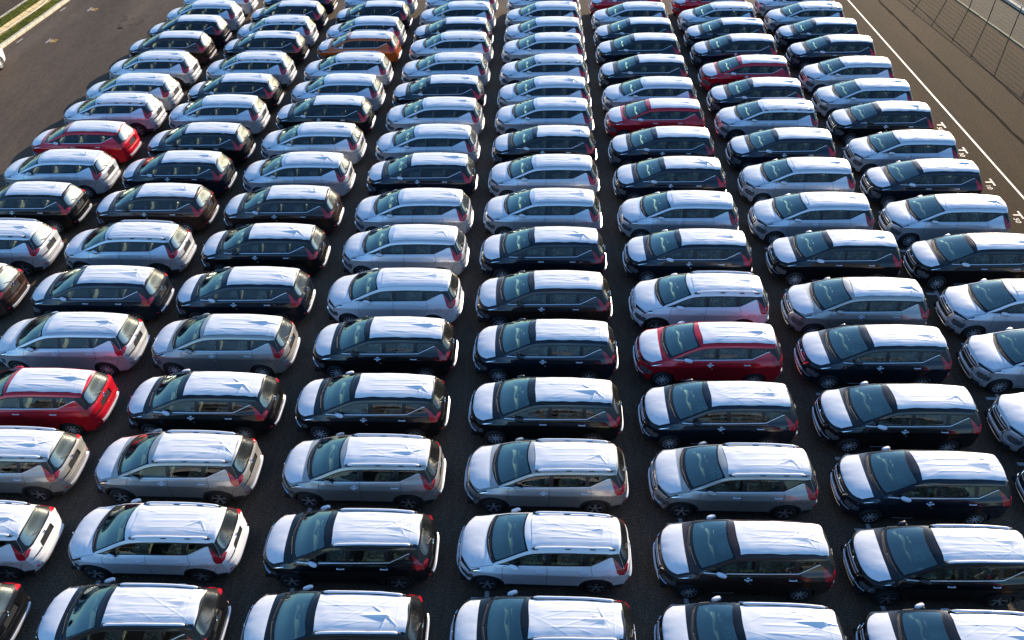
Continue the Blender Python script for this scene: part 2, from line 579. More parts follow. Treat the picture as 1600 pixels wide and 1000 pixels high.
def R(pts):  # (u, t) polygon -> ribbon domain
    out = []
    n = len(pts)
    for i in range(n):
        a = np.array(pts[i], float); b = np.array(pts[(i + 1) % n], float)
        for k in range(6):
            p = a + (b - a) * k / 6
            out.append((float(s_of(p[0])), p[1] * TW))
    return np.array(out)
def RL(pts):
    out = []
    for i in range(len(pts) - 1):
        a = np.array(pts[i], float); b = np.array(pts[i + 1], float)
        for k in range(6):
            p = a + (b - a) * k / 6
            out.append((float(s_of(p[0])), p[1] * TW))
    out.append((float(s_of(pts[-1][0])), pts[-1][1] * TW))
    return np.array(out)
def sym(p):   # half outline with t > 0 -> closed symmetric polygon
    return list(p) + [(u, -t) for u, t in reversed(p)]
def mir(p):
    return [(u, -t) for u, t in p]

# ------------------------------------------------------------------ the car's panels
def arc(cx, r, a0, a1, n):
    return [(cx + r * math.cos(math.radians(a0 + (a1 - a0) * i / n)), RT + r * math.sin(math.radians(a0 + (a1 - a0) * i / n))) for i in range(n + 1)]

def build_side(cross):
    zs = 0.235
    ra = 0.372
    ang = math.degrees(math.asin((zs - RT) / ra))
    outer = [tuple(p) for p in EDGE]                                  # front bottom, over the roof, to rear bottom
    bottom = arc(XR, ra, ang, 180 - ang, 26)
    bottom2 = arc(XF, ra, ang, 180 - ang, 26)
    low = dens([(2.0, .24), bottom[0]], .05, False)[1:-1].tolist() + bottom \
        + dens([bottom[-1], bottom2[0]], .05, False)[1:-1].tolist() + bottom2 \
        + dens([bottom2[-1], (-1.78, .215)], .05, False)[1:-1].tolist()
    outer = np.array(outer + [tuple(p) for p in low])
    belt = lambda x: np.interp(x, [-1.15, -.70, 0.2, 1.22, 1.66, 1.74, 2.1], [1.128, 1.134, 1.144, 1.164, 1.335, 1.35, 1.35])
    xs = np.linspace(-.98, 1.72, 40)
    top = lambda x: ze_at(x) - np.interp(x, [-1.1, -.8, -.35, .1, 2], [.045, .06, .06, .052, .05])
    dlo = [(-1.13, 1.130)] + [(x, float(top(x))) for x in xs if top(x) > belt(x) + .03]
    k = (EU >= 20.3) & (EU <= 22.9)
    dlo += [(float(p[0]) - .004, float(p[1]) - .002) for p in EDGE[k]]
    dlo += [(2.035, 1.088), (1.90, 1.21), (1.74, 1.35), (1.66, 1.335), (1.22, 1.164), (.2, 1.144), (-.70, 1.134)]
    def pane(a, b, inset_t=.028, inset_b=.02, n=12):
        lo_ = [(x, float(belt(x)) + inset_b) for x in np.linspace(a, b, n)]
        hi_ = [(x, float(top(x)) - inset_t) for x in np.linspace(b, a, n)]
        return [p for p in lo_] + [p for p in hi_ if True]
    regs = []
    p0 = [(-.985, 1.152), (-.815, 1.152), (-.815, float(top(-.815)) - .03)]
    regs.append(('window_a', p0))
    regs.append(('window_b', pane(-.775, .115)))
    regs.append(('window_c', pane(.235, 1.09)))
    regs.append(('window_d', [(1.20, 1.185), (1.30, 1.218), (1.55, 1.315), (1.64, 1.352), (1.70, 1.372)] +
                 [(x, float(top(x)) - .03) for x in np.linspace(1.69, 1.20, 9)]))
    regs.append(('window_trim', dlo))
    # chrome belt moulding
    bl = [(-1.12, 1.127), (-.70, 1.133), (.2, 1.143), (1.22, 1.163), (1.66, 1.334), (1.73, 1.348)]
    b2 = [(x, z - .019) for x, z in bl]
    regs.append(('belt_moulding', bl + b2[::-1]))
    # lamps
    regs.append(('tail_light', [(1.76, 1.325), (1.90, 1.21), (2.035, 1.088), (2.15, 1.03), (2.14, .93), (1.95, .93), (1.885, .985), (1.84, 1.12)]))
    regs.append(('hood_moulding', [(-1.875, .815), (-1.80, .875), (-1.66, .915), (-1.48, .955), (-1.46, .968), (-1.66, .932), (-1.80, .895), (-1.89, .84)]))
    regs.append(('side_lamp', [(-1.92, .85), (-1.80, .895), (-1.66, .932), (-1.56, .952), (-1.56, .985), (-1.69, .952), (-1.80, .918), (-1.92, .87)]))
    regs.append(('headlight', [(-1.95, .70), (-1.77, .69), (-1.73, .60), (-1.77, .50), (-1.95, .49)]))
    if cross:
        regs.append(('cladding', arc(XF, .445, -30, 210, 30)))
        regs.append(('cladding', arc(XR, .445, -30, 210, 30)))
        regs.append(('cladding', [(-2.2, .15), (2.2, .15), (2.2, .42), (1.7, .40), (1.0, .355), (-.95, .355), (-1.75, .36), (-2.2, .40)]))
    else:
        regs.append(('cladding', [(-1.1, .15), (1.1, .15), (1.1, .268), (-1.1, .268)]))
    fd = [(-.945, .345), (-.985, .62), (-.995, .90), (-.98, 1.09), (-.90, 1.111), (0, 1.121), (.135, 1.123), (.14, .85), (.115, .345)]
    rd = [(.115, .345), (.14, .85), (.135, 1.123), (1.22, 1.143), (1.27, .96), (1.20, .80), (1.04, .60), (.96, .345)]
    regs.append(('door_front', fd))
    regs.append(('door_rear', rd))
    regs.append(('rear_bumper', [(1.62, .15), (2.3, .15), (2.3, .81), (1.98, .82), (1.86, .70), (1.81, .56), (1.62, .45)]))
    regs.append(('front_bumper', [(-1.60, .15), (-2.2, .15), (-2.2, .82), (-1.92, .83), (-1.80, .74), (-1.70, .62), (-1.60, .5)]))
    gaps = [[(-.988, .60)] + fd[2:5], fd[6:], [(.115, .345), (-.945, .345)], [(1.22, 1.143)] + rd[4:7], [(.96, .345), (.115, .345)],
            [(1.52, .78), (1.71, .78), (1.71, .93), (1.52, .93), (1.52, .78)],
            [(2.10, .815), (1.98, .82), (1.86, .70), (1.81, .56), (1.74, .50)],
            [(-1.90, .83), (-1.80, .74), (-1.70, .62), (-1.68, .56)]]
    return triangulate(outer, [], regs, gaps, .045)

def build_top():
    S0, S1 = 0.0, float(ss[-1])
    left = [(float(s_of(u)), -TW) for u in EU]
    right = [(float(s_of(u)), TW) for u in EU[::-1]]
    e1 = [(S1, y) for y in np.linspace(-TW, TW, 26)[1:-1]]
    e0 = [(S0, y) for y in np.linspace(TW, -TW, 26)[1:-1]]
    outer = np.array(left + e1 + right + e0)
    regs = []
    regs.append(('windshield', R(sym([(11.12, 0), (11.12, .45), (11.15, .75), (11.22, .90), (12.0, .925), (12.85, .915), (12.98, .85), (13.0, .4), (13.0, 0)]))))
    regs.append(('windshield_border', R(sym([(10.95, 0), (10.95, .96), (11.6, .972), (13.2, .966), (13.22, .4), (13.22, 0)]))))
    regs.append(('cowl', R(sym([(10.15, 0), (10.15, .90), (10.35, .955), (10.95, .96), (10.95, 0)]))))
    regs.append(('rear_window', R(sym([(21.22, 0), (21.22, .6), (21.3, .82), (21.6, .86), (22.3, .84), (22.62, .76), (22.80, .5), (22.85, 0)]))))
    regs.append(('rear_window_border', R(sym([(21.0, 0), (21.0, 1.02), (22.93, 1.02), (22.74, .93), (22.86, .86), (23.03, .6), (23.08, 0)]))))
    tl = [(22.93, 1.02), (22.74, .93), (22.86, .86), (22.98, .77), (23.3, .76), (23.6, .84), (24.2, .92), (24.35, 1.02)]
    regs.append(('tail_light', R(tl)))
    regs.append(('tail_light', R(mir(tl))))
    regs.append(('plate_recess', R(sym([(24.15, 0), (24.15, .36), (25.75, .40), (25.75, 0)]))))
    regs.append(('grille', R(sym([(5.35, 0), (5.35, .42), (5.0, .56), (4.2, .52), (3.2, .50), (2.9, .42), (2.9, 0)]))))
    regs.append(('air_intake', R(sym([(1.75, 0), (1.75, .50), (.9, .58), (.75, .45), (.75, 0)]))))
    hl = [(4.0, .76), (4.05, 1.02), (2.2, 1.02), (2.3, .84), (3.1, .72)]
    regs.append(('headlight', R(hl))); regs.append(('headlight', R(mir(hl))))
    sl = [(5.75, .45), (6.05, .60), (6.15, .80), (6.2, 1.02), (5.55, 1.02), (5.45, .80), (5.25, .62)]
    regs.append(('side_lamp', R(sl))); regs.append(('side_lamp', R(mir(sl))))
    regs.append(('hood', R(sym([(5.95, 0), (5.98, .45), (6.2, .70), (6.45, .93), (7.2, .985), (9.4, .985), (10.1, .965), (10.12, 0)]))))
    regs.append(('front_bumper', R(sym([(-.2, 0), (-.2, 1.05), (5.2, 1.05), (5.4, .8), (5.4, 0)]))))
    regs.append(('roof', R(sym([(13.22, 0), (13.22, .97), (20.95, .97), (20.95, 0)]))))
    regs.append(('tailgate', R(sym([(23.0, 0), (23.0, .8), (24.0, .86), (26.2, .87), (26.35, 0)]))))
    regs.append(('rear_bumper', R(sym([(25.9, 0), (25.9, 1.05), (31, 1.05), (31, 0)]))))
    gaps = [RL(sym([(6.2, .70), (6.45, .93), (7.2, .985), (9.4, .985), (10.1, .965)])[:5]), RL(mir([(6.2, .70), (6.45, .93), (7.2, .985), (9.4, .985), (10.1, .965)])),
            RL([(5.98, -.45), (5.95, 0), (5.98, .45)]), RL([(24.7, .875), (26.2, .87), (26.35, .3), (26.35, -.3), (26.2, -.87), (24.7, -.875)]),
            RL([(20.93, -.93), (20.93, 0), (20.93, .93)]),
            RL([(13.5, .885), (16, .885), (20.4, .87)]), RL([(13.5, -.885), (16, -.885), (20.4, -.87)])]
    return triangulate(outer, [], regs, gaps, .05)

_uf = np.linspace(5.5, 22, 900)
def u_at_x(x, t, lo=5.5, hi=22):
    """station where the ribbon has a given x along the line t"""
    m_ = (_uf >= lo) & (_uf <= hi)
    X = ribbon(_uf[m_], np.full(m_.sum(), t))[:, 0]
    return float(np.interp(x, X, _uf[m_]))
def grid_shell(name, u0f, u1f, nu, tf, nt, dispf):
    """film laid over the ribbon between two edge curves u0f(t), u1f(t); tf(u) gives the half width in t"""
    Tt = np.linspace(-1, 1, nt)
    UU = np.stack([np.linspace(u0f(t * .85), u1f(t * .85), nu) for t in Tt], 1)
    TT = np.repeat(Tt[None, :], nu, 0)
    tt = TT * tf(UU)
    q = np.stack([s_of(UU).ravel(), (tt * TW).ravel()], -1)
    P = map_rib(q); N = normals(map_rib, q, 1)
    h = dispf(P[:, 0], P[:, 1], UU.ravel(), TT.ravel())
    P = P + N * h[:, None]
    F = []
    for i in range(nu - 1):
        for j in range(nt - 1):
            a = i * nt + j
            F.append((a, a + nt, a + nt + 1, a + 1))
    return mesh_from(name, P, F, True)

def roof_film_mesh(seed):
    rg = random.Random(seed)
    lines = []
    for _ in range(rg.randint(7, 14)):
        x0, y0 = rg.uniform(-.1, 1.8), rg.uniform(-.45, .45)
        an = rg.choice([rg.uniform(-.12, .12), rg.uniform(.12, .5), rg.uniform(-.5, -.12)])
        lines.append((x0, y0, math.cos(an), math.sin(an), rg.uniform(.25, 1.0), rg.uniform(.003, .0065), rg.uniform(.007, .014)))
    fx, fy = 1.55 + rg.uniform(-.10, .08), rg.uniform(-.12, .08)
    hh = rg.choice([rg.uniform(.03, .045), rg.uniform(.045, .07)])
    folds = []                       # facets stretched between the aerial and the film's edges
    for _ in range(rg.randint(3, 5)):
        folds.append((rg.uniform(0, 2 * math.pi), rg.uniform(.25, .55), rg.uniform(.10, .30), rg.uniform(.35, 1.0)))
    la, lb = rg.uniform(.35, .75), rg.uniform(.07, .16)
    wl, wr = rg.uniform(.07, .2), rg.uniform(.05, .18)
    ph = [rg.uniform(0, 6.28) for _ in range(6)]
    seamx = 1.70 + rg.uniform(-.05, .05)
    rip = rg.uniform(.3, 1.0)
    bead = rg.uniform(.6, 1.2)
    def disp(x, y, u, t):
        h = np.full(len(x), .010)
        # pressed roof beads showing through
        m_ = np.clip((x - .10) / .2, 0, 1) * np.clip((1.60 - x) / .25, 0, 1)
        h += .0062 * bead * np.exp(-((np.mod(y + .55 + .010 * np.sin(2.3 * x + ph[0]), .20) - .10) / .022) ** 2) * m_
        # tent over the aerial with flat facets
        dxn = np.where(x < fx, (fx - x) / la, (x - fx) / lb)
        dyn = np.where(y < fy, (fy - y) / wl, (y - fy) / wr)
        tent = hh * np.clip(1 - dxn - dyn * (1 - .35 * np.clip(dxn, 0, 1)), 0, 1)
        an = np.arctan2(y - fy, x - fx); rr = np.hypot(x - fx, y - fy)
        for a0, ln, wd, k in folds:
            da = np.abs(np.angle(np.exp(1j * (an - a0))))
            tent = np.maximum(tent, hh * k * np.clip(1 - rr / ln - da / wd, 0, 1))
        h = np.maximum(h, .010 + tent)
        h += .0028 * np.abs(np.sin(an * 3.5 + ph[1] + 2.2 * np.sin(an + ph[5]))) * np.exp(-((rr - .14) / .13) ** 2)
        for x0, y0, c, s, ln, a, w in lines:
            al = (x - x0) * c + (y - y0) * s
            ac = -(x - x0) * s + (y - y0) * c
            h += a * np.exp(-(ac / w) ** 2) * np.clip(1 - np.abs(al) / ln, 0, 1) ** .5
        h += .0016 * rip * np.sin(34 * y + 3.0 * np.sin(2.1 * x + ph[2]) + ph[3]) * np.clip(.55 + .6 * np.sin(3.1 * x + ph[4]), 0, 1)
        h += .002 * np.sin(11 * x + 9 * y + ph[5]) * np.exp(-((x + .15) / .3) ** 2)
        h += .005 * np.exp(-((x - seamx) / .009) ** 2)
        e = np.minimum(1 - np.abs(t), .08) / .08
        return .006 + (h - .006) * np.clip(e + .15, 0, 1)
    wob = [rg.uniform(-.012, .012) for _ in range(5)]
    def tf(u):
        return .845 + wob[0] + .012 * np.sin(u * 2.4 + wob[1] * 90) + wob[2] * np.cos(u * 5)
    xa, xb, sk = -.26 + wob[3] * 2.5, 1.925 + wob[4] * 2, rg.uniform(-.02, .02)
    return grid_shell("roof_film", lambda t: u_at_x(xa + sk * t + .012 * math.sin(t * 4 + ph[0]), t, 13), lambda t: u_at_x(xb + .012 * math.sin(t * 5 + ph[1]), t, 13), 120, tf, 68, disp)

def hood_film_mesh(seed):
    rg = random.Random(seed)
    ph = [rg.uniform(0, 6.28) for _ in range(4)]
    def disp(x, y, u, t):
        return .007 + .0014 * np.sin(21 * y + 5 * x + ph[0]) * np.clip(np.sin(6 * x + ph[1]), 0, 1) \
            + .0012 * np.sin(40 * x + 8 * y + ph[2]) * np.exp(-((np.abs(t) - .9) / .2) ** 2)
    def tf(u): return np.interp(u, [6.1, 6.4, 7.0, 10], [.66, .82, .93, .93])
    xb = -1.505 + rg.uniform(-.025, .02)
    return grid_shell("hood_film", lambda t: 6.12 + .1 * t * t, lambda t: u_at_x(xb, t, 6.5, 10.5), 34, tf, 30, disp)

TOPV, TOPF = build_top()
SIDE = {False: build_side(False), True: build_side(True)}
OFFS = {'gap': -.010, 'window_trim': -.002, 'windshield_border': -.001, 'windshield': -.004, 'rear_window': -.003, 'rear_window_border': -.001,
        'tail_light': .006, 'headlight': -.004, 'grille': -.03, 'air_intake': -.03, 'plate_recess': -.022, 'belt_moulding': .006,
        'hood_moulding': .006, 'cowl': -.012, 'cladding': .007, 'side_lamp': -.003, 'hood': .002}
def top_part(n):
    return surf_mesh(n, TOPV, TOPF[n], map_rib, 1, OFFS.get(n, 0))
def side_part(cross, n, sgn):
    V, Fs = SIDE[cross]
    off = OFFS.get(n, -.005 if n.startswith('window_') else 0)
    return surf_mesh(n, V, Fs[n], map_side, sgn, off)

def strip(pts, w, off, name):
    """moulding along a (u, t) polyline on the ribbon: a raised bar"""
    L_ = RL(pts)
    P = map_rib(L_); N = normals(map_rib, L_, 1)
    T_ = np.gradient(P, axis=0); T_ /= np.linalg.norm(T_, axis=1, keepdims=True)
    B = np.cross(N, T_)
    V, F = [], []
    for p, n, b in zip(P, N, B):
        V += [p - b * w / 2 + n * .001, p - b * w / 2 * .8 + n * off, p + b * w / 2 * .8 + n * off, p + b * w / 2 + n * .001]
    k = len(P)
    for i in range(k - 1):
        for j in range(3):
            a = i * 4 + j
            F.append((a, a + 4, a + 5, a + 1))
    F += [(0, 1, 2, 3), ((k - 1) * 4 + 3, (k - 1) * 4 + 2, (k - 1) * 4 + 1, (k - 1) * 4)]
    return V, F

def join_strips(name, items):
    mb = MB()
    for pts, w, off in items:
        V, F = strip(pts, w, off, name)
        mb.add(V, F, False)
    return mb.mesh(name)

# --- wheels
def tyre_mesh():
    prof = [(.205, -.10), (.235, -.108), (.285, -.105), (.310, -.088), (.317, -.06), (.317, .06), (.310, .088), (.285, .105), (.235, .108), (.205, .10)]
    n = 36
    V, F = [], []
    for i in range(n):
        a = 2 * math.pi * i / n
        for r, y in prof:
            V.append((r * math.cos(a), y, r * math.sin(a)))
    k = len(prof)
    for i in range(n):
        i2 = (i + 1) % n
        for j in range(k - 1):
            F.append((i * k + j, i * k + j + 1, i2 * k + j + 1, i2 * k + j))
    me = mesh_from("wheel", V, F, True)
    return me
def rim_mesh(style):
    """outer face at -y; slots: 0 bright metal, 1 dark"""
    V, F, MI = [], [], []
    n = 36
    def ring(r0, y0, r1, y1, mi):
        o = len(V)
        for i in range(n):
            a = 2 * math.pi * i / n
            V.append((r0 * math.cos(a), y0, r0 * math.sin(a)))
            V.append((r1 * math.cos(a), y1, r1 * math.sin(a)))
        for i in range(n):
            i2 = (i + 1) % n
            F.append((o + 2 * i, o + 2 * i2, o + 2 * i2 + 1, o + 2 * i + 1)); MI.append(mi)
    ring(.212, -.100, .197, -.098, 0)
    ring(.197, -.098, .190, .02, 1)
    ring(.190, .02, .0, .03, 1)
    ring(.045, -.082, .0, -.085, 0)
    ring(.055, -.05, .045, -.082, 0)
    sp = 10 if style == 'multi' else 5
    for i in range(sp):
        for dd in ((0,) if style == 'multi' else (-.17, .17)):
            a0 = 2 * math.pi * i / sp + .3
            a1 = a0 + dd
            w0, w1 = (.017, .013) if style == 'multi' else (.018, .016)
            p0 = (.035 * math.cos(a0), .035 * math.sin(a0)); p1 = (.200 * math.cos(a1), .200 * math.sin(a1))
            dx, dz = p1[0] - p0[0], p1[1] - p0[1]
            l = math.hypot(dx, dz); nx, nz = -dz / l, dx / l
            o = len(V)
            for (p, w, y) in ((p0, w0, -.078), (p1, w1, -.094)):
                V += [(p[0] + nx * w, y, p[1] + nz * w), (p[0] - nx * w, y, p[1] - nz * w),
                      (p[0] + nx * w * 1.2, y + .035, p[1] + nz * w * 1.2), (p[0] - nx * w * 1.2, y + .035, p[1] - nz * w * 1.2)]
            F += [(o, o + 4, o + 5, o + 1), (o, o + 2, o + 6, o + 4), (o + 1, o + 5, o + 7, o + 3)]
            MI += [0, 1, 1]
    me = mesh_from("rim", V, F, False)
    me.materials.append(M['rim_bright'] if style == 'multi' else M['rim_dark'])
    me.materials.append(M['rim_back'])
    me.polygons.foreach_set("material_index", MI)
    return me

def underbody_mesh():
    mb = MB()
    mb.box((0, 0, .27), (3.9, 1.10, .10))
    mb.box((.0, 0, .27), (1.95, 1.50, .08))
    mb.box((-1.93, 0, .30), (.34, 1.36, .12))
    mb.box((1.93, 0, .30), (.30, 1.36, .12))
    n = 20
    for cx in (XF, XR):
        for s in (-1, 1):
            V, F = [], []
            for i in range(n + 1):
                a = math.radians(-14 + 208 * i / n)
                x, z = cx + .374 * math.cos(a), RT + .374 * math.sin(a)
                V += [(x, s * .52, z), (x, s * float(Yside(x, z)) - s * .002, z)]
            for i in range(n):
                F.append((2 * i, 2 * i + 1, 2 * i + 3, 2 * i + 2))
            o = len(V)
            V.append((cx, s * .52, RT))
            F += [(2 * i, 2 * i + 2, o) for i in range(n)]
            mb.add(V, F, True)
    return mb.mesh("underbody")

def lining_mesh():
    mb = MB()
    for s in (-1, 1):
        xs = np.linspace(-1.05, 2.0, 16); zs = np.array([.30, .6, .9, 1.10])
        V, F = [], []
        for x in xs:
            for z in zs:
                V.append((x, s * (float(Yside(x, z)) - .07), z))
        for i in range(15):
            for j in range(3):
                a = i * 4 + j
                F.append((a, a + 4, a + 5, a + 1))
        mb.add(V, F, True)
        V, F = [], []
        for x in np.linspace(1.20, 2.04, 7):
            zt = float(np.interp(x, [1.20, 1.66, 1.74, 2.04], [1.145, 1.32, 1.345, 1.11]))
            V += [(x, s * (float(Yside(x, 1.0)) - .075), 1.0), (x, s * (float(Yside(x, zt)) - .05), zt)]
        mb.add(V, [(2 * i, 2 * i + 2, 2 * i + 3, 2 * i + 1) for i in range(6)], True)
    V = []
    for u in (23.12, 24.0, 26.0, 28.5):
        for t in np.linspace(-.96, .96, 9):
            p = ribbon(u, t); V.append((p[0] - .06, p[1] * .95, p[2]))
    mb.add(V, [(i * 9 + j, i * 9 + j + 1, i * 9 + j + 10, i * 9 + j + 9) for i in range(3) for j in range(8)], True)
    mb.box((.45, 0, .36), (3.0, 1.45, .06))
    mb.box((-1.19, 0, .66), (.05, 1.40, .66))
    return mb.mesh("cabin_lining")

def dashboard_mesh():
    pr = [(-1.24, 1.06), (-1.12, 1.11), (-.94, 1.115), (-.80, 1.08), (-.76, .98), (-.80, .80), (-.84, .60)]
    ys = np.linspace(-.68, .68, 15)
    V, F = [], []
    for y in ys:
        b = .05 * (abs(y) / .72) ** 2
        hump = .045 * math.exp(-((y - .36) / .17) ** 2)
        for x, z in pr:
            V.append((x + b + (.02 if abs(y) < .12 else 0), y, z + (hump if -1.06 < x < -.76 else 0)))
    k = len(pr)
    for i in range(len(ys) - 1):
        for j in range(k - 1):
            a = i * k + j
            F.append((a, a + k, a + k + 1, a + 1))
    return mesh_from("dashboard", V, F, True)

def steering_mesh():
    mb = MB()
    c = Vector((-.64, .34, 1.0))
    ax = Vector((-.9, 0, -.42)).normalized()
    a = Vector((0, 1, 0)); b = ax.cross(a)
    pts = [c + (a * math.cos(t) + b * math.sin(t)) * .185 for t in np.linspace(0, 2 * math.pi, 21)]
    mb.tube(pts, .017, 6, False)
    mb.sbox(c, (.07, .16, .12), .6)
    mb.tube([c, c + ax * .25], .03, 6)
    for t in (0.1, math.pi - .1, -math.pi / 2):
        mb.tube([c, c + (a * math.cos(t) + b * math.sin(t)) * .18], .014, 5)
    return mb.mesh("steering_wheel")

def seat_mesh(w, x):
    mb = MB()
    mb.sbox((x, 0, .56), (.52, w, .20), .45)
    rot = Matrix.Rotation(math.radians(17), 3, 'Y')
    mb.sbox((x + .30, 0, .86), (.15, w * .96, .62), .5, rot)
    return mb.mesh("seat")
def headrest_mesh(x):
    mb = MB()
    rot = Matrix.Rotation(math.radians(14), 3, 'Y')
    mb.sbox((x + .40, 0, 1.27), (.10, .27, .19), .6, rot)
    for s in (-.06, .06):
        mb.tube([(x + .37, s, 1.13), (x + .40, s, 1.2)], .008, 5)
    return mb.mesh("headrest")

def mirror_mesh(s):
    mb = MB()
    rot = Matrix.Rotation(s * math.radians(22), 3, 'Z')
    mb.sbox((-.70, s * .845, 1.165), (.26, .115, .115), .75, rot)
    return mb.mesh("wing_mirror")
def mirror_base_mesh(s):
    mb = MB()
    mb.sbox((-.70, s * .77, 1.125), (.10, .14, .05), .6)
    mb.box((-.625, s * .835, 1.155), (.06, .10, .06), s * math.radians(12))
    return mb.mesh("mirror_base")

def handle_mesh(s, x, z):
    y = float(Yside(x, z))
    mb = MB()
    mb.sbox((x, s * (y + .022), z), (.21, .022, .032), .55, None, 12, 6)
    mb.box((x - .08, s * (y + .005), z), (.03, .035, .02))
    mb.box((x + .08, s * (y + .005), z), (.03, .035, .02))
    return mb.mesh("door_handle")

def sticker_mesh(s, quads, name="door_sticker"):
    mb = MB()
    for x, z, w, h in quads:
        V = []
        for dx, dz in ((-w, -h), (w, -h), (w, h), (-w, h)):
            V.append((x + dx / 2, s * (float(Yside(x + dx / 2, z + dz / 2)) + .004), z + dz / 2))
        mb.add(V, [(0, 1, 2, 3) if s < 0 else (3, 2, 1, 0)])
    return mb.mesh(name)

def wiper_mesh(pts, r=.009):
    L_ = RL(pts)
    P = map_rib(L_); N = normals(map_rib, L_, 1)
    mb = MB()
    mb.tube([tuple(p + n * .018) for p, n in zip(P, N)], r, 5)
    return mb.mesh("wiper")

def rail_mesh(s):
    mb = MB()
    us = np.linspace(14.0, 19.0, 24)
    pts, rad = [], []
    for i, u in enumerate(us):
        p = ribbon(u, s * (.93 - .01 * (u - 14) / 5))
        k = min(1, i / 2.0, (len(us) - 1 - i) / 2.0)
        pts.append((p[0], p[1], p[2] + .012 + .045 * min(1, k) ** .6))
        rad.append(.022 + .008 * min(1, k))
    mb.tube(pts, rad, 8)
    return mb.mesh("roof_rail")
def rail_foot_mesh(s, u):
    mb = MB()
    p = ribbon(u, s * (.93 - .01 * (u - 14) / 5))
    mb.sbox((p[0], p[1], p[2] + .016), (.16, .05, .075), .5, None, 10, 6)
    return mb.mesh("rail_foot")

def emblem_mesh(u, sgn):
    p = ribbon(u, 0.0)
    mb = MB()
    r = .042
    for k in range(3):
        a = math.radians(90 + 120 * k)
        d = (math.cos(a), math.sin(a)); n = (-d[1], d[0])
        q = [(0, 0), (d[0] * r + n[0] * r * .55, d[1] * r + n[1] * r * .55), (d[0] * 2 * r, d[1] * 2 * r), (d[0] * r - n[0] * r * .55, d[1] * r - n[1] * r * .55)]
        x0 = p[0] + sgn * .004; x1 = p[0] + sgn * .018
        V = [(x0, y, p[2] + z) for y, z in q] + [(x1, y * .9, p[2] + z * .9) for y, z in q]
        mb.add(V, [(4, 5, 6, 7), (0, 1, 5, 4), (1, 2, 6, 5), (2, 3, 7, 6), (3, 0, 4, 7)])
    return mb.mesh("emblem")

def text_mesh(txt, size, extrude):
    c = bpy.data.curves.new("lettering", 'FONT')
    c.body = txt; c.size = size; c.extrude = extrude
    o = bpy.data.objects.new("lettering", c)
    COL.objects.link(o)
    bpy.context.view_layer.update()
    dg = bpy.context.evaluated_depsgraph_get()
    me = bpy.data.meshes.new_from_object(o.evaluated_get(dg))
    bpy.data.objects.remove(o)
    bpy.data.curves.remove(c)
    me.materials.clear()
    return me

